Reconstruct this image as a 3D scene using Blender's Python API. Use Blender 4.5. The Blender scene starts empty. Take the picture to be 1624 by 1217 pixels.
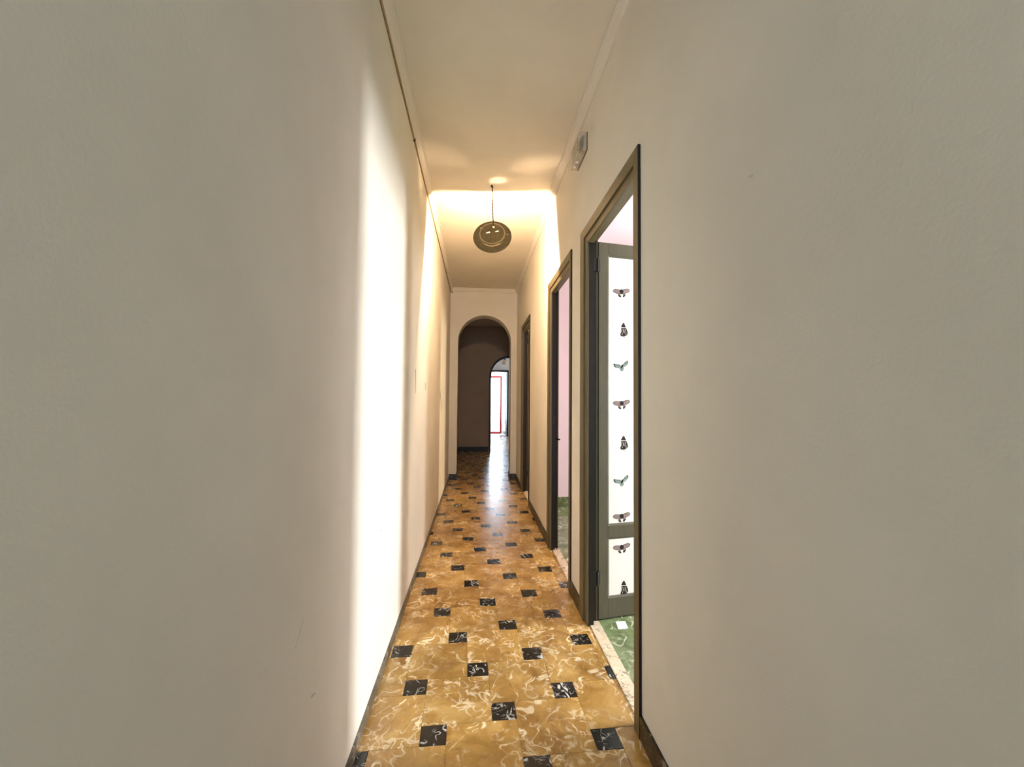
import bpy, bmesh, math, random
from mathutils import Matrix, Vector, Euler
random.seed(7)
S = bpy.context.scene
COL = S.collection
PI = math.pi

# ------------------------------------------------------------------ camera, world, lights, exposure
cam = bpy.data.objects.new('camera', bpy.data.cameras.new('camera'))
COL.objects.link(cam)
cam.data.sensor_width = 36.0
cam.data.lens = 14.803
cam.data.clip_start = 0.02
fw = Vector((0.0840398, 0.9958504, 0.0349183))
rt = Vector((0.9964019, -0.0843691, 0.0080631))
up = Vector((-0.0109756, -0.0341150, 0.9993576))
m = Matrix((rt, up, -fw)).transposed().to_4x4()
m.translation = Vector((0, 0, 1.3))
cam.matrix_world = m
S.camera = cam

S.view_settings.view_transform = 'Standard'
S.view_settings.look = 'None'
S.view_settings.gamma = 1.0
S.view_settings.use_curve_mapping = False
S.view_settings.exposure = 0.0

w = bpy.data.worlds.new('sky'); S.world = w; w.use_nodes = True
bg = w.node_tree.nodes['Background']
bg.inputs[0].default_value = (0.80, 0.90, 1.0, 1)
bg.inputs[1].default_value = 2.5

def area(name, loc, target, sx, sy, power, color, spread=180):
    l = bpy.data.lights.new(name, 'AREA'); l.shape = 'RECTANGLE'
    l.size = sx; l.size_y = sy; l.energy = power; l.color = color; l.spread = math.radians(spread)
    o = bpy.data.objects.new(name, l); COL.objects.link(o)
    o.location = loc
    d = Vector(target) - Vector(loc)
    o.rotation_euler = d.to_track_quat('-Z', 'Y').to_euler()
    return o
# daylight through the windows of the three side rooms (they open in the rooms' outer wall at x = 4.7)
area('daylight_first_room', (4.66, 2.00, 1.45), (0, 2.00, 1.45), 0.62, 1.5, 310, (0.93, 0.97, 1.0))
area('daylight_second_room', (4.66, 3.25, 1.45), (0, 3.25, 1.45), 0.62, 1.5, 92, (1.0, 0.95, 0.90))
area('daylight_third_room', (4.66, 5.45, 1.45), (0, 5.45, 1.45), 0.62, 1.5, 130, (1.0, 0.80, 0.54))
# daylight through the doorway at the far end of the hall, and the window behind the photographer
area('daylight_far_doorway', (0.75, 16.3, 1.45), (0.7, 0, 1.0), 1.5, 2.2, 230, (0.66, 0.81, 1.0))
area('daylight_window_behind', (0.1, -2.94, 1.65), (0.1, 4, 1.45), 0.8, 1.5, 52, (0.62, 0.79, 1.0))

# ------------------------------------------------------------------ material helpers
def mat(name, rough=0.6, spec=0.5, metal=0.0):
    M = bpy.data.materials.new(name); M.use_nodes = True
    nt = M.node_tree; b = nt.nodes['Principled BSDF']
    b.inputs['Roughness'].default_value = rough
    b.inputs['Specular IOR Level'].default_value = spec
    b.inputs['Metallic'].default_value = metal
    return M, nt, b
def N(nt, t, **k):
    n = nt.nodes.new(t)
    for a, v in k.items():
        if hasattr(n, a): setattr(n, a, v)
        else: n.inputs[a].default_value = v
    return n
def ramp(nt, src, stops):
    r = N(nt, 'ShaderNodeValToRGB'); e = r.color_ramp.elements
    while len(e) < len(stops): e.new(0.5)
    for i, (p, c) in enumerate(stops):
        e[i].position = p; e[i].color = (c[0], c[1], c[2], 1) if len(c) == 3 else c
    nt.links.new(src, r.inputs[0]); return r
def noise(nt, vec, scale, detail=4, rough=0.55, dist=0.0):
    n = N(nt, 'ShaderNodeTexNoise'); n.inputs['Scale'].default_value = scale
    n.inputs['Detail'].default_value = detail; n.inputs['Roughness'].default_value = rough
    n.inputs['Distortion'].default_value = dist
    if vec is not None: nt.links.new(vec, n.inputs['Vector'])
    return n
def mix(nt, fac, a, b, mode='MIX'):
    x = N(nt, 'ShaderNodeMix', data_type='RGBA', blend_type=mode)
    for s, v in ((0, fac), (6, a), (7, b)):
        if isinstance(v, bpy.types.NodeSocket): nt.links.new(v, x.inputs[s])
        else: x.inputs[s].default_value = v if s == 0 else (v[0], v[1], v[2], 1)
    return x.outputs[2]
def mth(nt, op, a, b=None):
    x = N(nt, 'ShaderNodeMath', operation=op)
    for i, v in ((0, a), (1, b)):
        if v is None: continue
        if isinstance(v, bpy.types.NodeSocket): nt.links.new(v, x.inputs[i])
        else: x.inputs[i].default_value = v
    return x.outputs[0]
def bump(nt, b, h, strength, dist=0.01):
    n = N(nt, 'ShaderNodeBump'); n.inputs['Strength'].default_value = strength; n.inputs['Distance'].default_value = dist
    nt.links.new(h, n.inputs['Height']); nt.links.new(n.outputs[0], b.inputs['Normal'])
def srgb(r, g, b):
    f = lambda c: (c / 255 / 12.92) if c <= 10 else ((c / 255 + 0.055) / 1.055) ** 2.4
    return (f(r), f(g), f(b))

def plaster(name, col, amount=0.05, bumpy=0.25, scale=120):
    M, nt, b = mat(name, 0.75, 0.25)
    tc = N(nt, 'ShaderNodeNewGeometry').outputs['Position']
    n1 = noise(nt, tc, 1.7, 5)
    dark = tuple(c * (1 - amount * 2) for c in col)
    r = ramp(nt, n1.outputs[0], [(0.3, dark), (0.65, col)])
    nt.links.new(r.outputs[0], b.inputs['Base Color'])
    n2 = noise(nt, tc, scale, 3); n3 = noise(nt, tc, 5, 2)
    h = mth(nt, 'ADD', n2.outputs[0], mth(nt, 'MULTIPLY', n3.outputs[0], 3.0))
    bump(nt, b, h, bumpy, 0.004)
    return M
M_wall = plaster('cream_wall_paint', (0.79, 0.745, 0.65), 0.05, 0.14)
M_ceil = plaster('ceiling_paint', (0.79, 0.73, 0.61), 0.05, 0.14)
M_pink = plaster('pink_wall_paint', (0.86, 0.74, 0.785))
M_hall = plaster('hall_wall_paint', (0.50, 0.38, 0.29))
M_white = plaster('white_wall_paint', (0.82, 0.82, 0.82))
M_cornice = plaster('cornice_paint', (0.76, 0.71, 0.62), 0.03, 0.1)

def painted(name, col, rough=0.45, var=0.12):
    M, nt, b = mat(name, rough, 0.4)
    tc = N(nt, 'ShaderNodeTexCoord').outputs['Object']
    mp = N(nt, 'ShaderNodeMapping'); mp.inputs['Scale'].default_value = (8, 8, 1.5); nt.links.new(tc, mp.inputs[0])
    n1 = noise(nt, mp.outputs[0], 4, 5)
    r = ramp(nt, n1.outputs[0], [(0.3, tuple(c * (1 - var) for c in col)), (0.7, tuple(c * (1 + var) for c in col))])
    nt.links.new(r.outputs[0], b.inputs['Base Color'])
    bump(nt, b, n1.outputs[0], 0.15, 0.003)
    return M
M_trim = painted('olive_door_paint', srgb(100, 90, 63))
M_leaf = painted('grey_green_leaf_paint', srgb(86, 82, 66))
M_darkedge = painted('dark_edge_tone', srgb(22, 18, 14))  # leaf edge, far jamb boards, and shade painted in beside the casing
M_darktrim = painted('dark_brown_paint', srgb(34, 28, 25))
M_red = painted('red_frame_paint', srgb(200, 48, 48))
M_winframe = painted('white_window_paint', (0.75, 0.75, 0.73))
M_panel = painted('white_panel_paper', (0.86, 0.85, 0.82), 0.6, 0.02)
M_black = painted('black_iron', (0.02, 0.018, 0.015), 0.5)
M_lamp = painted('olive_brown_enamel', srgb(138, 120, 82), 0.4, 0.2)
M_lampedge = painted('pale_enamel_edge', srgb(205, 186, 145), 0.4, 0.1)
M_cord = painted('brown_twisted_cord', srgb(84, 56, 32), 0.7)
M_cable = painted('brown_cable', srgb(160, 134, 96), 0.6)
M_paper = painted('white_paper', (0.85, 0.87, 0.9), 0.7, 0.02)
M_plastic = painted('cream_plastic', srgb(215, 205, 188), 0.4, 0.03)
M_scuff = painted('dark_scuff', srgb(96, 78, 66), 0.8)
M_smudge = painted('grey_smudge', srgb(200, 194, 180), 0.8)

def tint(name, col, rough=0.7):
    M, nt, b = mat(name, rough, 0.2)
    n1 = noise(nt, N(nt, 'ShaderNodeTexCoord').outputs['Object'], 90, 3)
    r = ramp(nt, n1.outputs[0], [(0.35, tuple(c * 0.6 for c in col)), (0.7, col)])
    nt.links.new(r.outputs[0], b.inputs['Base Color']); return M
B_dark = tint('butterfly_dark_ink', srgb(52, 40, 44))
B_mauve = tint('butterfly_mauve_ink', srgb(170, 150, 152))
B_brown = tint('butterfly_brown_ink', srgb(56, 47, 42))
B_teal = tint('butterfly_teal_ink', srgb(150, 172, 170))
B_pale = tint('butterfly_pale_ink', srgb(206, 204, 198))

def tilecoord(nt):
    oc = N(nt, 'ShaderNodeTexCoord').outputs['Object']
    oi = N(nt, 'ShaderNodeObjectInfo').outputs['Random']
    cm = N(nt, 'ShaderNodeCombineXYZ')
    nt.links.new(mth(nt, 'MULTIPLY', oi, 37.0), cm.inputs[0]); nt.links.new(mth(nt, 'MULTIPLY', oi, 91.0), cm.inputs[1])
    nt.links.new(mth(nt, 'MULTIPLY', oi, 13.0), cm.inputs[2])
    v = N(nt, 'ShaderNodeVectorMath', operation='ADD'); nt.links.new(oc, v.inputs[0]); nt.links.new(cm.outputs[0], v.inputs[1])
    return v.outputs[0], oi
def strokes(nt, vec, scale, width, mscale, lo, hi, dist=1.2):
    # thin curled veins: a contour line of a distorted noise, kept only where a mask noise is high
    n = noise(nt, vec, scale, 1.5, 0.5, dist)
    a = mth(nt, 'ABSOLUTE', mth(nt, 'SUBTRACT', n.outputs[0], 0.5))
    line = ramp(nt, a, [(0.0, (1, 1, 1)), (width, (0, 0, 0))])
    k = noise(nt, vec, mscale, 2)
    mk = ramp(nt, k.outputs[0], [(lo, (0, 0, 0)), (hi, (1, 1, 1))])
    return mth(nt, 'MULTIPLY', line.outputs[0], mk.outputs[0])
def marble(name, c1, c2, c3, vein, vscale, vw, vm, lo, hi, rough, cloud=7, spec=0.5, stain=None, extra=False, ss=40):
    M, nt, b = mat(name, rough, spec)
    v, oi = tilecoord(nt)
    n1 = noise(nt, v, cloud, 5, 0.6, 0.8)
    r = ramp(nt, n1.outputs[0], [(0.28, c1), (0.5, c2), (0.72, c3)])
    c = r.outputs[0]
    s = mth(nt, 'MAXIMUM', strokes(nt, v, vscale, vw, vm, lo, hi), strokes(nt, v, vscale * 2.1, vw * 1.3, vm * 1.6, lo + 0.04, hi + 0.04, 0.6))
    # short streaks: stretched, warped noise cut off high
    wn = noise(nt, v, 5.0, 2, .5)
    wv = N(nt, 'ShaderNodeVectorMath', operation='MULTIPLY_ADD'); nt.links.new(wn.outputs[1], wv.inputs[0]); wv.inputs[1].default_value = (.38, .38, 0); nt.links.new(v, wv.inputs[2])
    mpp = N(nt, 'ShaderNodeMapping'); mpp.inputs['Scale'].default_value = (1, .30, 1); mpp.inputs['Rotation'].default_value = (0, 0, .6); nt.links.new(wv.outputs[0], mpp.inputs[0])
    st1 = ramp(nt, noise(nt, mpp.outputs[0], ss, 1.5, .5).outputs[0], [(.63, (0, 0, 0)), (.665, (1, 1, 1))])
    mk1 = ramp(nt, noise(nt, v, vm * 1.4, 2).outputs[0], [(.42, (0, 0, 0)), (.55, (1, 1, 1))])
    s = mth(nt, 'MAXIMUM', s, mth(nt, 'MULTIPLY', st1.outputs[0], mk1.outputs[0]))
    if extra:
        s = mth(nt, 'MAXIMUM', s, strokes(nt, v, vscale * 2.6, vw * 2.2, vm * 2.0, lo + .08, hi + .06, 1.0))
        d2 = strokes(nt, v, vscale * 1.2, vw * 3.0, vm * 1.3, .50, .60, 1.8)
        c = mix(nt, mth(nt, 'MULTIPLY', d2, 0.35), c, c1)
    c = mix(nt, s, c, vein)
    if stain:
        pos = N(nt, 'ShaderNodeNewGeometry').outputs['Position']
        st = ramp(nt, noise(nt, pos, 3.2, 6, 0.65).outputs[0], [(0.42, (0, 0, 0)), (0.68, (1, 1, 1))])
        c = mix(nt, mth(nt, 'MULTIPLY', st.outputs[0], 0.6), c, stain)
    hs = N(nt, 'ShaderNodeHueSaturation'); nt.links.new(c, hs.inputs['Color'])
    nt.links.new(mth(nt, 'ADD', mth(nt, 'MULTIPLY', oi, 0.22), 0.89), hs.inputs['Value'])
    nt.links.new(hs.outputs[0], b.inputs['Base Color'])
    rr = noise(nt, v, 11, 4)
    nt.links.new(mth(nt, 'ADD', mth(nt, 'MULTIPLY', rr.outputs[0], 0.16), rough - 0.08), b.inputs['Roughness'])
    bump(nt, b, noise(nt, v, 9, 3).outputs[0], 0.09, 0.01)
    return M
M_ochre = marble('ochre_tile', srgb(142, 102, 46), srgb(184, 144, 78), srgb(206, 170, 104), srgb(248, 228, 190), 6.5, 0.024, 4.5, 0.47, 0.57, 0.27, 6, 0.5, srgb(120, 82, 36), True)
M_blacktile = marble('black_veined_tile', srgb(14, 13, 12), srgb(24, 22, 20), srgb(40, 38, 36), srgb(205, 205, 200), 13, 0.022, 14, 0.50, 0.60, 0.25, 10)
M_green = marble('green_marble_tile', srgb(84, 98, 62), srgb(118, 134, 92), srgb(158, 168, 132), srgb(216, 222, 200), 5, 0.022, 5, 0.50, 0.62, 0.2, 7)
M_sill = marble('cream_veined_marble', srgb(196, 178, 150), srgb(224, 208, 182), srgb(236, 224, 204), srgb(120, 100, 76), 22, 0.05, 12, 0.52, 0.64, 0.3, 12)
M_skirt = marble('dark_brown_marble', srgb(14, 10, 7), srgb(24, 17, 11), srgb(38, 30, 22), srgb(140, 125, 105), 16, 0.03, 10, 0.55, 0.66, 0.35, 9)
M_greyskirt = marble('grey_brown_marble', srgb(56, 50, 42), srgb(88, 80, 68), srgb(126, 116, 100), srgb(170, 160, 140), 16, 0.03, 10, 0.55, 0.66, 0.35, 9)
M_grout = plaster('floor_grout', srgb(160, 128, 84), 0.1, 0.2)
M_ggrout = plaster('green_floor_grout', srgb(80, 90, 62), 0.1, 0.2)

def glass(name, col, rough=0.05, alpha=None):
    M, nt, b = mat(name, rough, 0.5)
    b.inputs['Base Color'].default_value = (*col, 1)
    b.inputs['Transmission Weight'].default_value = 1.0
    b.inputs['IOR'].default_value = 1.3
    return M
M_glass = glass('window_glass', (0.95, 0.97, 0.96), 0.0)
M_cover, _nt, _b = mat('clear_cover', 0.3, 0.6); _b.inputs['Base Color'].default_value = (0.97, 0.93, 0.86, 1)
_b.inputs['Transmission Weight'].default_value = 0.85; _b.inputs['IOR'].default_value = 1.1
M_shade = painted('opal_glass', srgb(226, 200, 182), 0.3, 0.05)
M_em, nt_, b_ = mat('lit_bulb'); b_.inputs['Emission Color'].default_value = (1.0, 0.71, 0.46, 1); b_.inputs['Emission Strength'].default_value = 12500

# ------------------------------------------------------------------ mesh helpers
def link(name, me, material=None, parent=None, **p):
    o = bpy.data.objects.new(name, me); COL.objects.link(o)
    if material is not None and not me.materials:
        me.materials.append(material)
    if parent is not None: o.parent = parent
    for k, v in p.items(): o[k] = v
    return o
def bx(bm, x0, x1, y0, y1, z0, z1):
    vs = [bm.verts.new((x, y, z)) for x in (x0, x1) for y in (y0, y1) for z in (z0, z1)]
    for f in ((0, 1, 3, 2), (4, 6, 7, 5), (0, 4, 5, 1), (2, 3, 7, 6), (0, 2, 6, 4), (1, 5, 7, 3)):
        bm.faces.new([vs[i] for i in f])
def prism(bm, pts, axis, a, b):
    """pts: 2D polygon in the two other axes (cyclic order), extruded along axis from a to b"""
    def P(p, t):
        return (t, p[0], p[1]) if axis == 'x' else (p[0], t, p[1]) if axis == 'y' else (p[0], p[1], t)
    A = [bm.verts.new(P(p, a)) for p in pts]; B = [bm.verts.new(P(p, b)) for p in pts]
    n = len(pts)
    bm.faces.new(A[::-1]); bm.faces.new(B)
    for i in range(n):
        bm.faces.new((A[i], A[(i + 1) % n], B[(i + 1) % n], B[i]))
def tube(bm, pts, r, seg=8):
    pts = [Vector(p) for p in pts]; rings = []
    for i, p in enumerate(pts):
        d = (pts[min(i + 1, len(pts) - 1)] - pts[max(i - 1, 0)]).normalized()
        a = d.orthogonal().normalized() if i == 0 else (rings_a - d * rings_a.dot(d)).normalized()
        rings_a = a; c = d.cross(a)
        rings.append([bm.verts.new(p + (a * math.cos(t) + c * math.sin(t)) * r) for t in [2 * PI * k / seg for k in range(seg)]])
    for A, B in zip(rings, rings[1:]):
        for k in range(seg): bm.faces.new((A[k], A[(k + 1) % seg], B[(k + 1) % seg], B[k]))
    bm.faces.new(rings[0][::-1]); bm.faces.new(rings[-1])
def lathe(bm, prof, seg=48, closed=True, cx=0, cy=0):
    rings = []
    for r, z in prof:
        if r < 1e-6: rings.append([bm.verts.new((cx, cy, z))])
        else: rings.append([bm.verts.new((cx + r * math.cos(2 * PI * k / seg), cy + r * math.sin(2 * PI * k / seg), z)) for k in range(seg)])
    pairs = list(zip(rings, rings[1:])) + ([(rings[-1], rings[0])] if closed else [])
    for A, B in pairs:
        if len(A) == 1 and len(B) == 1: continue
        for k in range(seg):
            k2 = (k + 1) % seg
            if len(A) == 1: bm.faces.new((A[0], B[k2], B[k]))
            elif len(B) == 1: bm.faces.new((A[k], A[k2], B[0]))
            else: bm.faces.new((A[k], A[k2], B[k2], B[k]))
def fin(bm, name, bevel=0, smooth=False):
    bmesh.ops.recalc_face_normals(bm, faces=bm.faces)
    if bevel:
        es = [e for e in bm.edges if len(e.link_faces) == 2 and e.calc_face_angle(0) > 0.6]
        bmesh.ops.bevel(bm, geom=es, offset=bevel, segments=2, affect='EDGES', clamp_overlap=True)
    me = bpy.data.meshes.new(name); bm.to_mesh(me); bm.free()
    if smooth:
        for p in me.polygons: p.use_smooth = True
    return me
def boxes(name, material, parent, *bs, bevel=0, **p):
    bm = bmesh.new()
    for b in bs: bx(bm, *b)
    return link(name, fin(bm, name, bevel), material, parent, **p)
def empty(name, loc=(0, 0, 0), rot=(0, 0, 0), **p):
    o = bpy.data.objects.new(name, None); COL.objects.link(o); o.location = loc; o.rotation_euler = rot
    o.empty_display_size = 0.05
    for k, v in p.items(): o[k] = v
    return o
def copy_tree(o, parent=None):
    kids = list(o.children)
    c = o.copy(); COL.objects.link(c)
    if parent is not None: c.parent = parent
    for ch in kids: copy_tree(ch, c)
    return c
ST = dict(kind='structure')

# ------------------------------------------------------------------ main dimensions (metres, corridor along +Y)
XL, XR, XB = -0.430, 0.645, 0.705
H = 3.06
DW = 1.205                      # second doorway is this much further along
DOFF = (0.0, 1.203, 3.44)
YA0, YA1 = 6.76, 7.04           # first arch wall
YH = 10.3                       # second arch wall
YF = 14.4                       # far wall with the outer doorway
XO = 4.7                        # outer wall of the rooms
HXR = 1.55                      # right side of the dark hall
Y0 = -3.0
DN, DF, DT = 1.63, 2.47, 2.255  # rough opening of a doorway in the wall

# ---- walls
bm = bmesh.new()
bx(bm, XL - 0.15, XL, Y0, YF + 0.2, 0, H)
wl = link('wall_left', fin(bm, 'wall_left'), M_wall, None, **ST)
bm = bmesh.new()
prev = Y0
for d in DOFF:
    bx(bm, XR, XB, prev, DN + d, 0, H); bx(bm, XR, XB, DN + d, DF + d, DT, H); prev = DF + d
bx(bm, XR, XB, prev, YA1, 0, H)
wr = link('wall_right', fin(bm, 'wall_right'), M_wall, None, **ST)
# wall behind the photographer, with a window
boxes('wall_back', M_wall, None, (XL - .15, XO + .15, Y0 - .15, Y0, 0, .85), (XL - .15, XO + .15, Y0 - .15, Y0, 2.45, H),
      (XL - .15, -.35, Y0 - .15, Y0, .85, 2.45), (.55, XO + .15, Y0 - .15, Y0, .85, 2.45), **ST)
boxes('ceiling', M_ceil, None, (XL - .15, XO + .15, Y0 - .15, YF + .2, H, H + .12), **ST)
# outer wall of the rooms with three windows
bm = bmesh.new(); prev = Y0
for yc in (2.00, 3.25, 5.45):
    bx(bm, XO, XO + .15, prev, yc - .31, 0, H); bx(bm, XO, XO + .15, yc - .31, yc + .31, 0, .7)
    bx(bm, XO, XO + .15, yc - .31, yc + .31, 2.2, H); prev = yc + .31
bx(bm, XO, XO + .15, prev, YF + .2, 0, H)
link('wall_outer', fin(bm, 'wall_outer'), M_pink, None, **ST)
boxes('wall_divider', M_pink, None, (XB, XO, 2.70, 2.78, 0, H), **ST)
boxes('wall_divider', M_pink, None, (XB, XO, 5.03, 5.10, 0, H), **ST)
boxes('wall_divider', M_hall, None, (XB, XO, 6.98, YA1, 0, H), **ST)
# pink lining of the rooms' side of the corridor wall
bm = bmesh.new(); prev = Y0
for d in DOFF:
    bx(bm, XB, XB + .006, prev, DN + d - .04, 0, H); bx(bm, XB, XB + .006, DN + d - .04, DF + d + .04, DT + .04, H); prev = DF + d + .04
bx(bm, XB, XB + .006, prev, 6.98, 0, H)
link('wall_lining', fin(bm, 'wall_lining'), M_pink, None, **ST)
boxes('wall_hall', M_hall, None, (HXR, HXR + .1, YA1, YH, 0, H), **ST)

def arch_wall(name, material, y0, y1, x0, x1, cx, r, spring, z1, segs=36):
    bm = bmesh.new()
    bx(bm, x0, cx - r, y0, y1, 0, z1); bx(bm, cx + r, x1, y0, y1, 0, z1)
    P = [(cx - r * math.cos(PI * k / segs), spring + r * math.sin(PI * k / segs)) for k in range(segs + 1)]
    for a, b in zip(P, P[1:]):
        prism(bm, [(a[0], a[1]), (b[0], b[1]), (b[0], z1), (a[0], z1)], 'y', y0, y1)
    bmesh.ops.remove_doubles(bm, verts=bm.verts, dist=1e-5)
    o = link(name, fin(bm, name), material, None, **ST)
    return o
arch_wall('wall_end', M_wall, YA0, YA1, XL, XR, 0.123, 0.427, 2.205, H)
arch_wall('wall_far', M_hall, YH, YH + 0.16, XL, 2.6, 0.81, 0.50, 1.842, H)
# thin dark lining round the inside of the second arch
bm = bmesh.new()
pr = [(0.31, 0)] + [(0.81 - .5 * math.cos(PI * k / 36), 1.842 + .5 * math.sin(PI * k / 36)) for k in range(37)] + [(1.31, 0)]
qr = [(0.36, 0)] + [(0.81 - .45 * math.cos(PI * k / 36), 1.842 + .45 * math.sin(PI * k / 36)) for k in range(37)] + [(1.26, 0)]
for a, b, c, d in zip(pr, pr[1:], qr[1:], qr):
    prism(bm, [a, b, c, d], 'y', YH - .01, YH + .17)
link('trim_1', fin(bm, 'trim_1'), M_darktrim, None, **ST)

# far wall with the outer doorway, and the sunny vestibule behind it
bm = bmesh.new()
bx(bm, XL, .27, YF, YF + .2, 0, H); bx(bm, 1.07, XO, YF, YF + .2, 0, H); bx(bm, .27, 1.07, YF, YF + .2, 2.21, H)
link('wall_front', fin(bm, 'wall_front'), M_white, None, **ST)
boxes('trim_2', M_darktrim, None, (.225, .285, YF - .02, YF + .21, 0, 2.255), (1.045, 1.10, YF - .02, YF + .21, 0, 2.255), (.285, 1.045, YF - .02, YF + .21, 2.195, 2.255), **ST)
boxes('wall_balcony', M_white, None, (-.35, -.25, YF + .2, 16.4, 0, 2.6), (1.75, 1.85, YF + .2, 16.4, 0, 2.6), **ST)
boxes('floor_balcony', M_white, None, (-.35, 1.85, YF + .2, 16.4, -.08, -.01), **ST)
boxes('wall_parapet', M_white, None, (-.25, 1.75, 16.36, 16.4, -.01, .25), **ST)
boxes('trim_3', M_darktrim, None, (.27, 1.07, YF - .01, YF + .2, -.01, .012), **ST)

# ---- cornices (moulded)
def cornice(name, pts_fn, axis, a, b, parent=None):
    prof = [(0, -.060), (.010, -.060), (.013, -.050), (.022, -.044), (.032, -.026), (.036, -.014), (.046, -.012), (.046, 0), (0, 0)]
    bm = bmesh.new(); prism(bm, [pts_fn(*p) for p in prof], axis, a, b)
    return link(name, fin(bm, name), M_cornice, None, **ST)
cornice('trim_4', lambda d, z: (XL + d, H + z), 'y', Y0, YA0)
cornice('trim_5', lambda d, z: (XR - d, H + z), 'y', Y0, YA0)
cornice('trim_6', lambda d, z: (YA0 - d, H + z), 'x', XL + .02, XR - .02)

# ---- skirting boards of brown marble, in lengths
def skirt(name, runs, material):
    e = empty(name, (0, 0, 0), **ST)
    for r in runs:
        boxes('skirting_slab', material, e, r, bevel=.0015)
    return e
runs = []
y = Y0
while y < YA0 - .01:
    y2 = min(y + 0.60, YA0); runs.append((XL, XL + .010, y + .001, y2 - .001, 0, .046)); y = y2
skirt('baseboard_left', runs, M_greyskirt)
runs = []
segs = [(Y0, 1.607), (2.546, 2.806), (3.75, 5.045), (5.988, YA0)]
for a, b in segs:
    n = max(1, round((b - a) / .6))
    for k in range(n):
        runs.append((XR - .010, XR, a + (b - a) * k / n + .001, a + (b - a) * (k + 1) / n - .001, 0, .092))
skirt('baseboard_right', runs, M_skirt)
skirt('baseboard_arch', [(XL + .011, -.304, YA0 - .012, YA0, 0, .095), (.55, XR - .011, YA0 - .012, YA0, 0, .095),
                         (-.304, -.294, YA0 - .012, YA1 + .01, 0, .095), (.540, .55, YA0 - .012, YA1 + .01, 0, .095)], M_skirt)
skirt('baseboard_hall', [(XL, .30, YH - .014, YH, 0, .115), (1.33, HXR, YH - .014, YH, 0, .115), (XL, XL + .012, YA1, YH - .014, 0, .10), (HXR - .012, HXR, YA1, YH - .014, 0, .10)], M_darktrim)
skirt('baseboard_room', [(XB + .01 + k * .4, XB + .408 + k * .4, 5.018, 5.03, .0, .122) for k in range(9)] +
      [(XB + .01 + k * .4, XB + .408 + k * .4, 2.688, 2.70, .0, .122) for k in range(9)], M_green)

# ---- floor: hopscotch pattern of ochre squares and small black squares
A_, B_ = 0.28032, 0.09947
TH = 0.02442 + math.atan2(0, 1)
ca, sa = math.cos(TH), math.sin(TH)
def Rt(x, y): return (x * ca - y * sa, x * sa + y * ca)
V1, V2, ORG = Rt(A_, B_), Rt(-B_, A_), (0.127, 1.793)
floor = boxes('floor', M_grout, None, (XL - .1, XB, Y0, YF + .1, -.12, -.004), (XB, HXR + .9, YA1, YF + .1, -.12, -.004), **ST)
regions = [(XL, XR, Y0, YA0), (-.304, .55, YA0, YA1), (XL, HXR, YA1, YH), (.36, 1.26, YH, YH + .16), (XL, 2.5, YH + .16, YF - .01)]
regions += [(XR, .664, 1.685 + d, 2.41 + d) for d in DOFF]
YSTART = 0.55
def clip(poly, x0, x1, y0, y1):
    for ax, lim, sg in ((0, x0, 1), (0, x1, -1), (1, y0, 1), (1, y1, -1)):
        out = []
        for i, p in enumerate(poly):
            q = poly[(i + 1) % len(poly)]
            pi, qi = (p[ax] - lim) * sg >= 0, (q[ax] - lim) * sg >= 0
            if pi: out.append(p)
            if pi != qi:
                t = (lim - p[ax]) / (q[ax] - p[ax]); out.append((p[0] + (q[0] - p[0]) * t, p[1] + (q[1] - p[1]) * t))
        poly = out
        if not poly: return []
    return poly
def parea(p): return abs(sum(p[i][0] * p[(i + 1) % len(p)][1] - p[(i + 1) % len(p)][0] * p[i][1] for i in range(len(p)))) / 2
def tile_mesh(pts, name, material):
    bm = bmesh.new()
    cx = sum(p[0] for p in pts) / len(pts); cy = sum(p[1] for p in pts) / len(pts)
    top = [bm.verts.new((p[0], p[1], -.0008)) for p in pts]
    ins = [bm.verts.new((p[0] + (cx - p[0]) * min(.3, .0012 / max(math.hypot(cx - p[0], cy - p[1]), .003)),
                         p[1] + (cy - p[1]) * min(.3, .0012 / max(math.hypot(cx - p[0], cy - p[1]), .003)), 0)) for p in pts]
    bot = [bm.verts.new((p[0], p[1], -.0045)) for p in pts]
    n = len(pts); bm.faces.new(ins)
    for i in range(n):
        j = (i + 1) % n
        bm.faces.new((top[i], top[j], ins[j], ins[i])); bm.faces.new((bot[i], bot[j], top[j], top[i]))
    me = fin(bm, name); me.materials.append(material); return me
def sq(s, g=.0005):
    h = s / 2 - g
    return [Rt(-h, -h), Rt(h, -h), Rt(h, h), Rt(-h, h)]
big_me, small_me = tile_mesh(sq(A_), 'ochre_tile', M_ochre), tile_mesh(sq(B_), 'black_tile', M_blacktile)
n_tiles = 0
far_pieces = {'o': bmesh.new(), 'b': bmesh.new()}
for i in range(-12, 22):
    for j in range(-8, 52):
        bc = (ORG[0] + i * V1[0] + j * V2[0], ORG[1] + i * V1[1] + j * V2[1])      # black square centre
        off = Rt(B_ / 2 - A_ / 2, -B_ / 2 - A_ / 2)
        oc = (bc[0] + off[0], bc[1] + off[1])
        for kind, c, s, me in (('black_tile', bc, B_, small_me), ('ochre_tile', oc, A_, big_me)):
            if not (-.9 < c[0] < 3.0 and YSTART - .3 < c[1] < YF + .3): continue
            full = [(c[0] + p[0], c[1] + p[1]) for p in sq(s)]
            for ri, rg in enumerate(regions):
                cl = clip(full, *rg)
                if len(cl) < 3 or parea(cl) < 8e-5: continue
                whole = parea(cl) > parea(full) * .999
                if whole: mm = me
                else:
                    mm = tile_mesh([(p[0] - c[0], p[1] - c[1]) for p in cl], kind, M_blacktile if kind[0] == 'b' else M_ochre)
                o = link(kind, mm, None, floor)
                o.location = (c[0], c[1], random.uniform(-.0004, .0004))
                o.rotation_euler = (random.uniform(-.0016, .0016), random.uniform(-.0016, .0016), 0)
                n_tiles += 1
print('corridor tiles', n_tiles)
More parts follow.
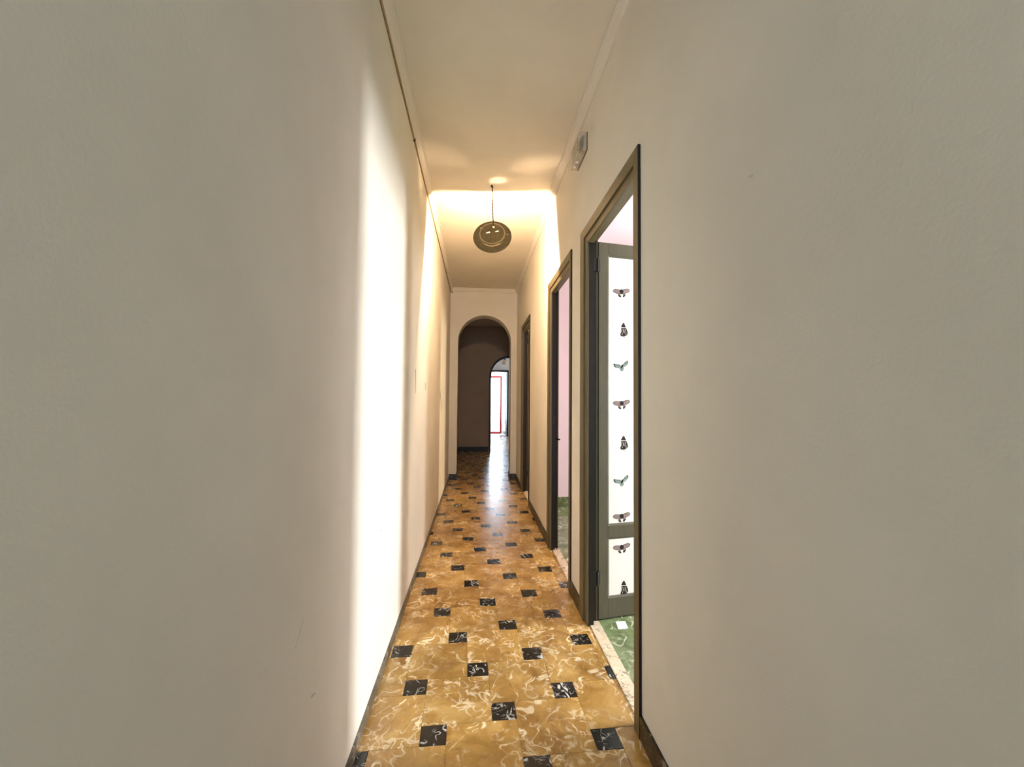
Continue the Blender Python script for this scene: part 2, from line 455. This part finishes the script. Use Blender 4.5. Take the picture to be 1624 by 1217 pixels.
# green marble floors of the side rooms
gf = boxes('floor_rooms', M_ggrout, None, (XB + .02, XO, Y0, 6.98, -.12, -.004), **ST)
gme = tile_mesh([(-.1985, -.1985), (.1985, -.1985), (.1985, .1985), (-.1985, .1985)], 'marble_tile', M_green)
for ya, yb in ((-.1, 2.70), (2.78, 5.03), (5.10, 6.98)):
    y = yb
    while y > ya + .05:
        ylo = max(y - .4, ya)
        for k in range(10):
            x = .728 + k * .4
            if x > XO - .05: break
            xhi = min(x + .4, XO)
            cx, cy = x + .2, y - .2
            if xhi - x > .399 and y - ylo > .399: me = gme
            else: me = tile_mesh([(x - cx + .0015, ylo - cy + .0015), (xhi - cx - .0015, ylo - cy + .0015), (xhi - cx - .0015, y - cy - .0015), (x - cx + .0015, y - cy - .0015)], 'marble_tile', M_green)
            o = link('marble_tile', me, None, gf); o.location = (cx, cy, random.uniform(-.0003, .0003))
        y = ylo

# ------------------------------------------------------------------ doorways: casing, jamb, marble threshold
def mitre(name, material, parent, yo0, yo1, zo, wn, wf, wt, x0, x1):
    """three mitred boards round an opening: near stile width wn, far stile wf, head wt"""
    bm = bmesh.new(); prism(bm, [(yo0, 0), (yo0 + wn, 0), (yo0 + wn, zo - wt), (yo0, zo)], 'x', x0, x1)
    link(name, fin(bm, name, .0015), material, parent)
    bm = bmesh.new(); prism(bm, [(yo1, 0), (yo1 - wf, 0), (yo1 - wf, zo - wt), (yo1, zo)], 'x', x0, x1)
    link(name, fin(bm, name, .0015), material, parent)
    bm = bmesh.new(); prism(bm, [(yo0, zo), (yo0 + wn, zo - wt), (yo1 - wf, zo - wt), (yo1, zo)], 'x', x0, x1)
    link(name, fin(bm, name, .0015), material, parent)
for i, d in enumerate(DOFF):
    e = empty('door_%d' % (i + 1), (XR, 0, 0), **ST)
    e.location = (0, d, 0)
    mitre('casing_board', M_trim, e, 1.608, 2.546, 2.326, .05, .085, .06, XR - .011, XR + .004)
    mitre('jamb_board', M_trim, e, 1.655, 2.464, 2.268, .032, .056, .044, XR - .001, .653)
    boxes('jamb_lining', M_trim, e, (.6531, .684, 1.655, 1.687, 0, 2.224)); boxes('jamb_lining', M_trim, e, (.6531, .684, 1.655, 2.464, 2.2241, 2.268))
    boxes('jamb_lining', M_darkedge, e, (.6531, .684, 2.409, 2.464, 0, 2.224), label='dark lining on the far side of the frame')  # far lining coloured darker than the near one and the head
    boxes('rebate_board', M_trim, e, (.6841, .712, 1.64, 1.67, 0, 2.254)); boxes('rebate_board', M_trim, e, (.6841, .712, 1.64, 2.478, 2.2541, 2.28))
    boxes('rebate_board', M_darkedge, e, (.6841, .712, 2.458, 2.478, 0, 2.254))
    boxes('casing_shade_strip', M_darkedge, e, (XR - .0112, XR + .003, 1.6066, 1.6079, 0.0, 2.322), label='dark strip painted in as shade along the casing')  # thin dark strip put in for the shade beside the casing
    mitre('casing_board', M_trim, e, 1.60, 2.545, 2.33, .066, .086, .072, .7121, .722)
    bm = bmesh.new(); bx(bm, .664, .727, 1.66, 2.455, -.004, .0045)
    link('threshold_slab', fin(bm, 'threshold_slab', .001), M_sill, e)
    if i == 1:
        boxes('strike_plate', M_black, e, (.667, .686, 2.400, 2.4095, 1.075, 1.145), bevel=.001)
        bm = bmesh.new(); tube(bm, [(.705, 2.457, .945), (.712, 2.43, .945), (.725, 2.418, .945)], .007, 8)
        link('latch_pin', fin(bm, 'latch_pin', smooth=True), M_black, e)

# ------------------------------------------------------------------ door leaf with butterfly paper panels
def flat(bm, pts, lift, mi):
    vs = [bm.verts.new((p[0], -lift, p[1])) for p in pts]
    vb = [bm.verts.new((p[0], .0002, p[1])) for p in pts]
    f = bm.faces.new(vs); f.material_index = mi
    n = len(pts)
    for k in range(n):
        g = bm.faces.new((vs[k], vs[(k + 1) % n], vb[(k + 1) % n], vb[k])); g.material_index = mi
def ell(cx, cz, rx, rz, rot=0, n=16):
    c, s = math.cos(rot), math.sin(rot)
    return [(cx + rx * math.cos(t) * c - rz * math.sin(t) * s, cz + rx * math.cos(t) * s + rz * math.sin(t) * c) for t in [2 * PI * k / n for k in range(n)]]
def bf_a():
    bm = bmesh.new()
    for s in (-1, 1):
        w1 = [(0, .013), (s * .022, .018), (s * .042, .021), (s * .055, .016), (s * .059, .007), (s * .050, -.002), (s * .034, -.007), (s * .018, -.011), (0, -.010)]
        flat(bm, w1, .0006, 0)
        w2 = [(s * .004, .0105), (s * .022, .0155), (s * .041, .0185), (s * .053, .0140), (s * .0565, .007), (s * .049, .000), (s * .033, -.0048), (s * .018, -.0085), (s * .004, -.008)]
        flat(bm, w2, .0009, 1)
        for k in range(3):
            a = [(s * (.012 + .012 * k), .013), (s * (.0128 + .012 * k), .013), (s * (.0178 + .012 * k), -.003), (s * (.017 + .012 * k), -.003)]
            flat(bm, a, .0012, 0)
        flat(bm, [(s * .006, -.010), (s * .022, -.012), (s * .020, -.020), (s * .010, -.020)], .0007, 1)
        flat(bm, ell(s * .013, -.025, .0075, .0055, s * .5), .0010, 0)
        flat(bm, ell(s * .021, -.018, .0035, .006, -s * .3), .0010, 0)
    flat(bm, ell(0, .003, .0125, .0145), .0014, 2)
    bmesh.ops.rotate(bm, verts=bm.verts, matrix=Matrix.Rotation(-.10, 3, 'Y'))
    return bm
def bf_b():
    bm = bmesh.new()
    flat(bm, [(.002, .048), (.008, .040), (.016, .022), (.014, .018), (-.012, .020), (-.015, .024), (-.006, .040)], .0008, 0)
    flat(bm, [(-.014, .016), (.020, .014), (.028, -.004), (.030, -.020), (.022, -.030), (.004, -.038), (-.016, -.036), (-.022, -.026), (-.014, -.012)], .0008, 0)
    for a, b in (((-.008, .012), (-.014, -.012)), ((.002, .010), (-.002, -.014)), ((.012, .008), (.008, -.016)), ((-.006, -.018), (-.012, -.028)), ((.016, -.012), (.018, -.026))):
        d = Vector((b[0] - a[0], b[1] - a[1])).normalized(); n = (-d.y * .0016, d.x * .0016)
        flat(bm, [(a[0] + n[0], a[1] + n[1]), (b[0] + n[0], b[1] + n[1]), (b[0] - n[0], b[1] - n[1]), (a[0] - n[0], a[1] - n[1])], .0012, 1)
    flat(bm, [(.006, -.040), (.010, -.040), (.014, -.052), (.011, -.052)], .0008, 1)
    return bm
def bf_c():
    bm = bmesh.new()
    flat(bm, [(0, -.004), (-.012, .010), (-.034, .012), (-.050, .016), (-.054, .010), (-.046, -.004), (-.030, -.012), (-.012, -.012)], .0007, 1)
    flat(bm, [(0, -.004), (.010, .012), (.022, .026), (.038, .036), (.044, .030), (.042, .016), (.030, .002), (.012, -.008)], .0007, 1)
    flat(bm, [(-.014, -.008), (.002, -.006), (.014, -.010), (.012, -.024), (.002, -.032), (-.010, -.026)], .0009, 1)
    flat(bm, [(-.050, .014), (-.054, .010), (-.048, -.004), (-.038, -.010), (-.044, .002)], .0011, 2)
    flat(bm, [(.038, .036), (.044, .030), (.042, .016), (.036, .010), (.039, .024)], .0011, 2)
    flat(bm, ell(.002, -.002, .006, .014, -.5), .0013, 0)
    for k in range(4):
        flat(bm, ell(-.012 - k * .008, .004 + (k % 2) * .003, .0022, .0022, 0, 8), .0012, 0)
        flat(bm, ell(.012 + k * .006, .008 + k * .006, .0022, .0022, 0, 8), .0012, 0)
    return bm
bmes = []
for fn, ms in ((bf_a, (B_dark, B_mauve, B_dark)), (bf_b, (B_brown, B_pale)), (bf_c, (B_dark, B_teal, B_brown))):
    b = fn(); me = fin(b, 'butterfly_print')
    for q in ms: me.materials.append(q)
    bmes.append(me)
LW, LH, LT = 0.74, 2.238, .038
def make_leaf():
    r = empty('door_leaf', (.727, 2.457, .010), (0, 0, math.radians(10.5)))
    bm = bmesh.new()
    zs = [(0, .112), (.478 - .012, .557 - .022), (2.168 - .010 + .008, LH)]
    bx(bm, 0, .060, 0, LT, 0, LH); bx(bm, LW - .060, LW, 0, LT, 0, LH)
    for a, b in zs: bx(bm, .060, LW - .060, .0002, LT - .0002, a, b)
    fr = link('leaf_frame', fin(bm, 'leaf_frame', .0012), M_leaf, r)
    boxes('edge_strip', M_darkedge, r, (-.0015, 0, .001, LT - .001, 0, LH), label='dark hinge edge of the leaf')
    holes = [(.060, LW - .060, zs[0][1], zs[1][0]), (.060, LW - .060, zs[1][1], zs[2][0])]
    for (x0, x1, z0, z1) in holes:
        bm = bmesh.new(); dpt, wd = .010, .014
        for yo, yi in ((0, dpt), (LT, LT - dpt)):
            O = [bm.verts.new((x, yo, z)) for x, z in ((x0, z0), (x1, z0), (x1, z1), (x0, z1))]
            c = .010
            I = [bm.verts.new((x, yi, z)) for x, z in ((x0 + wd, z0 + wd), (x1 - wd, z0 + wd), (x1 - wd, z1 - wd), (x0 + wd, z1 - wd))]
            for k in range(4): bm.faces.new((O[k], O[(k + 1) % 4], I[(k + 1) % 4], I[k]))
        link('panel_moulding', fin(bm, 'panel_moulding'), M_leaf, r)
        pn = boxes('leaf_panel', M_panel, r, (x0 + wd - .004, x1 - wd + .004, dpt - .001, LT - dpt + .001, z0 + wd - .004, z1 - wd + .004), label='white papered panel of the leaf')
        rows = [(.398, 0), (.156, 1)] if z1 < 1 else [(1.945, 0), (1.710, 1), (1.490, 2), (1.261, 0), (1.021, 1), (.795, 2), (.582, 0)]
        for z, t in rows:
            for ci, sx in enumerate((.157, .37, .583)):
                tt = (t + ci) % 3
                o = link('butterfly_print', bmes[tt], None, pn)
                o.location = (sx + (.012 if tt == 1 else 0), dpt - .0012, z)
    for z in (2.057, .20):
        bm = bmesh.new()
        bx(bm, -.034, .006, -.003, .010, z, z + .078); tube(bm, [(-.008, -.004, z - .003), (-.008, -.004, z + .081)], .006, 8)
        link('hinge', fin(bm, 'hinge'), M_black, r)
    return r
leaf = make_leaf()
leaf['label'] = 'grey-green door leaf with white butterfly-paper panels, open in the nearest doorway'; leaf['category'] = 'door'
leaf3 = copy_tree(leaf); leaf3.location = (.727, 2.457 + DOFF[2], .010)
leaf3['label'] = 'narrow olive sliver of an open door leaf inside the third doorway, next to the arch'
leaf4 = copy_tree(leaf); leaf4.location = (1.035, 14.62, .012); leaf4.rotation_euler = (0, 0, math.radians(99)); leaf4.scale = (1, -1, 1)
leaf4['label'] = 'white-panelled door leaf with butterflies, folded back in the bright far doorway'
for o in (leaf, leaf3, leaf4): o['group'] = 'butterfly-panelled door leaves'

# ------------------------------------------------------------------ red glazed door in the vestibule
rd = empty('glazed_door', (0, 15.05, 0), label='red-framed glazed door in the bright doorway at the far end', category='door')
def rail(*b): boxes('red_frame_rail', M_red, rd, b, bevel=.003)
rail(-.02, .035, -.02, .02, .02, 2.085); rail(.842, .902, -.02, .02, .02, 2.085); rail(.035, .842, -.02, .02, 2.02, 2.085)
rail(.035, .842, -.02, .02, .02, .10)
boxes('glass_pane', M_glass, rd, (.035, .842, -.003, .003, .10, 2.02))

# ------------------------------------------------------------------ windows (frames and panes) of the rooms and behind the photographer
for n, (yc) in enumerate((2.00, 3.25, 5.45)):
    e = empty('window_%d' % (n + 1), (XO, yc, 0), **ST)
    boxes('window_frame', M_winframe, e, (.06, .12, -.31, -.27, .7, 2.2), (.06, .12, .27, .31, .7, 2.2), (.06, .12, -.27, .27, .7, .74), (.06, .12, -.27, .27, 2.16, 2.2))
    boxes('window_pane', M_glass, e, (.088, .092, -.27, .27, .74, 2.16))
e = empty('window_4', (.1, Y0, 0), **ST)
boxes('window_frame', M_winframe, e, (-.45, -.41, -.12, -.07, .85, 2.45), (.41, .45, -.12, -.07, .85, 2.45), (-.41, .41, -.12, -.07, .85, .9), (-.41, .41, -.12, -.07, 2.4, 2.45))
boxes('window_pane', M_glass, e, (-.41, .41, -.098, -.094, .9, 2.4))

# ------------------------------------------------------------------ hanging lamp: bare mounting plate tilted on its cord, bulb on its far side
def cut(obj, cutters):
    cs = []
    for b in cutters:
        me = fin(b, 'cutter'); c = bpy.data.objects.new('cutter', me); COL.objects.link(c)
        c.parent = obj.parent; cs.append(c)
        md = obj.modifiers.new('cut', 'BOOLEAN'); md.operation = 'DIFFERENCE'; md.object = c; md.solver = 'EXACT'
    dg = bpy.context.evaluated_depsgraph_get(); dg.update()
    me = bpy.data.meshes.new_from_object(obj.evaluated_get(dg))
    obj.modifiers.clear(); obj.data = me
    for c in cs: bpy.data.objects.remove(c)
lamp = empty('pendant_lamp', (.116, 3.405, 2.622), (math.radians(72), 0, math.radians(-6)),
             label='round olive-brown lamp plate hanging tilted on a thin cord from the corridor ceiling', category='lamp')
PY = .014
bm = bmesh.new()
lathe(bm, [(.098, .000), (.120, -.004), (.148, -.005), (.155, -.001), (.158, -.003), (.156, -.008), (.148, -.0075), (.120, -.0065), (.098, -.0025)], 56)
rim = link('rim_plate', fin(bm, 'rim_plate', smooth=False), M_lamp, lamp)
def cyl_cut(x, y, r):
    b = bmesh.new(); lathe(b, [(0, -.05), (r, -.05), (r, .06), (0, .06)], 12, False, x, y); return b
cut(rim, [cyl_cut(-.099, .088, .0045), cyl_cut(.121, .026, .004)])
bm = bmesh.new()
lathe(bm, [(0, .021), (.096, .021), (.1035, .0175), (.106, .010), (.106, -.001), (.1045, -.001), (.1045, .010), (.102, .0162), (.0955, .0195), (0, .0195)], 56, False, 0, PY)
pan = link('pan', fin(bm, 'pan'), M_lamp, lamp)
def slot(x, y, a):
    b = bmesh.new(); bx(b, -.0150, .0150, -.0028, .0028, -.05, .06); bmesh.ops.rotate(b, verts=b.verts, matrix=Matrix.Rotation(a, 3, 'Z')); bmesh.ops.translate(b, verts=b.verts, vec=(x, y, 0)); return b
cut(pan, [cyl_cut(.009, .077, .008), slot(-.037, .020, .22), slot(.038, .034, .22)])
bm = bmesh.new()
lathe(bm, [(.0965, .0212), (.103, .0185), (.1045, .020), (.097, .0232)], 56, True, 0, PY)
link('pan_bead', fin(bm, 'pan_bead', smooth=True), M_lampedge, lamp, label='pale bead round the pan')  # bead coloured paler than the pan
bm = bmesh.new(); lathe(bm, [(0, .018), (.016, .018), (.016, -.001), (.012, -.003), (0, -.003)], 20, False, 0, 0)
link('bulb_socket', fin(bm, 'bulb_socket'), M_black, lamp)
bm = bmesh.new(); bmesh.ops.create_uvsphere(bm, u_segments=20, v_segments=12, radius=.0135); bmesh.ops.translate(bm, verts=bm.verts, vec=(0, 0, -.016))
link('bulb', fin(bm, 'bulb', smooth=True), M_em, lamp, label='small lit bulb on the far side of the plate')
bpy.context.view_layer.update()
inv = lamp.matrix_world.inverted()
hk = inv @ Vector((.112, 3.425, H)); end = Vector((.006, .084, .016))
bm = bmesh.new()
mid = [hk.lerp(end, t) for t in (0, .25, .5, .75, 1)]
for ph in (0, PI):
    pts = []
    for k in range(61):
        t = k / 60; p = hk.lerp(end, t); a = ph + t * 40
        ax = (end - hk).normalized(); u = ax.orthogonal().normalized(); v = ax.cross(u)
        pts.append(p + (u * math.cos(a) + v * math.sin(a)) * .002)
    tube(bm, pts, .0030, 6)
link('cord', fin(bm, 'cord', smooth=True), M_cord, lamp)
bm = bmesh.new()
tube(bm, [inv @ Vector((.105, 3.425, H)), inv @ Vector((.105, 3.425, H - .012)), inv @ Vector((.112, 3.425, H - .018)), inv @ Vector((.118, 3.425, H - .012))], .005, 8)
link('ceiling_hook', fin(bm, 'ceiling_hook', smooth=True), M_black, lamp)

# second lamp, in the room beyond the arches
l2 = empty('globe_lamp', (.868, 13.0, 2.395), label='small pale round lamp hanging in front of the bright far doorway', category='lamp')
bm = bmesh.new(); bmesh.ops.create_uvsphere(bm, u_segments=28, v_segments=16, radius=.095)
link('glass_globe', fin(bm, 'glass_globe', smooth=True), M_shade, l2)
bm = bmesh.new(); lathe(bm, [(0, .12), (.03, .12), (.035, .085), (0, .085)], 20, False); link('globe_cap', fin(bm, 'globe_cap'), M_black, l2)
bm = bmesh.new(); tube(bm, [(0, 0, .12), (0, 0, H - 2.395)], .004, 8); link('cord', fin(bm, 'cord'), M_cord, l2)

# ------------------------------------------------------------------ emergency light on the right wall, just under the cornice
em = empty('emergency_light', (XR, 2.53, 2.838), label='small clear-covered emergency light box high on the right wall under the cornice', category='light')
boxes('back_plate', M_lamp, em, (-.004, 0, -.118, .118, -.056, .056), bevel=.001, label='dark edge of the base plate')
boxes('reflector_tray', M_plastic, em, (-.020, -.006, -.108, .108, -.046, .046), bevel=.002)
bm = bmesh.new()
o_, i_ = [(-.006, -.056), (-.006, .056), (-.050, .056), (-.055, .046), (-.055, -.046), (-.050, -.056)], None
prism(bm, [(x, z) for x, z in o_], 'y', -.116, .116)
link('clear_cover', fin(bm, 'clear_cover', .002), M_cover, em, label='clear ribbed plastic cover')
for y in (.035, .075):
    bm = bmesh.new(); tube(bm, [(-.040, y, -.03), (-.040, y, .012)], .009, 10); link('lamp_tube', fin(bm, 'lamp_tube', smooth=True), M_winframe, em)
for y in (.015, .070):
    bm = bmesh.new(); bmesh.ops.create_uvsphere(bm, u_segments=12, v_segments=8, radius=.009)
    o = link('glint_bead', fin(bm, 'glint_bead', smooth=True), M_panel, em); o.location = (-.032, y, -.057)  # white beads modelled in place of glints on the cover
boxes('battery_pack', M_trim, em, (-.036, -.021, -.09, -.045, -.02, .04), bevel=.002)

# ------------------------------------------------------------------ cable along the left cornice
bm = bmesh.new(); pts = []
for k in range(60):
    y = Y0 + (YA0 - .03 - Y0) * k / 59
    pts.append((XL + .006, y, 2.994 + .0012 * math.sin(y * 5.3)))
pts += [(XL + .015, YA0 - .012, 2.992), (XL + .03, YA0 - .008, 2.992)]
tube(bm, pts, .0055, 8)
o = link('wall_cable', fin(bm, 'wall_cable', smooth=True), M_cable, None, label='thin brown cable running along the left wall under the cornice', category='cable')
boxes('cable_clip', M_black, o, (XL, XL + .013, 2.748, 2.762, 2.985, 3.002))
boxes('cable_end', M_black, o, (XL + .02, XL + .036, YA0 - .016, YA0, 2.984, 3.0))

# ------------------------------------------------------------------ paper scrap on the green floor
bm = bmesh.new()
g = [[None] * 5 for _ in range(5)]
for a in range(5):
    for b in range(5):
        x = .812 + a / 4 * .058 + (.012 * b / 4); y = 2.36 + b / 4 * .085
        g[a][b] = bm.verts.new((x, y, .0012 + .004 * (a / 4) ** 2 * (1 - b / 4)))
for a in range(4):
    for b in range(4): bm.faces.new((g[a][b], g[a + 1][b], g[a + 1][b + 1], g[a][b + 1]))
r = bmesh.ops.extrude_face_region(bm, geom=bm.faces[:]); bmesh.ops.translate(bm, verts=[v for v in r['geom'] if isinstance(v, bmesh.types.BMVert)], vec=(0, 0, .0006))
link('paper_scrap', fin(bm, 'paper_scrap'), M_paper, None, label='small white scrap of paper on the green marble floor under the open door leaf', category='paper')

# ------------------------------------------------------------------ scuffs in the wall paint
def scuff(par, xw, sgn, pts, wd, material):
    bm = bmesh.new()
    L = [Vector((0, y, z)) for y, z in pts]
    for a, b in zip(L, L[1:]):
        d = (b - a).normalized(); n = Vector((0, -d.z, d.y)) * wd
        q = [a + n, b + n * .6, b - n * .6, a - n]
        A = [bm.verts.new((xw + sgn * .0006, p.y, p.z)) for p in q]; B = [bm.verts.new((xw - sgn * .001, p.y, p.z)) for p in q]
        bm.faces.new(A)
        for k in range(4): bm.faces.new((A[k], A[(k + 1) % 4], B[(k + 1) % 4], B[k]))
    link('scuff_mark', fin(bm, 'scuff_mark'), material, par)
scuff(wl, XL, 1, [(3.02, 1.50), (3.03, 1.33)], .010, M_scuff)
scuff(wl, XL, 1, [(3.60, 1.42), (3.62, 1.36)], .012, M_scuff)
scuff(wl, XL, 1, [(5.05, 1.38), (5.30, 1.15)], .016, M_scuff)
scuff(wl, XL, 1, [(1.995, .692), (2.005, .684)], .003, M_scuff)
scuff(wl, XL, 1, [(2.12, 1.26), (2.14, 1.22)], .003, M_smudge)
scuff(wl, XL, 1, [(1.08, .69), (1.11, .725), (1.13, .74)], .0022, M_smudge)
scuff(wl, XL, 1, [(1.19, .50), (1.22, .49)], .004, M_smudge)
scuff(wr, XR, -1, [(.925, 1.83), (.94, 1.835)], .004, M_smudge)
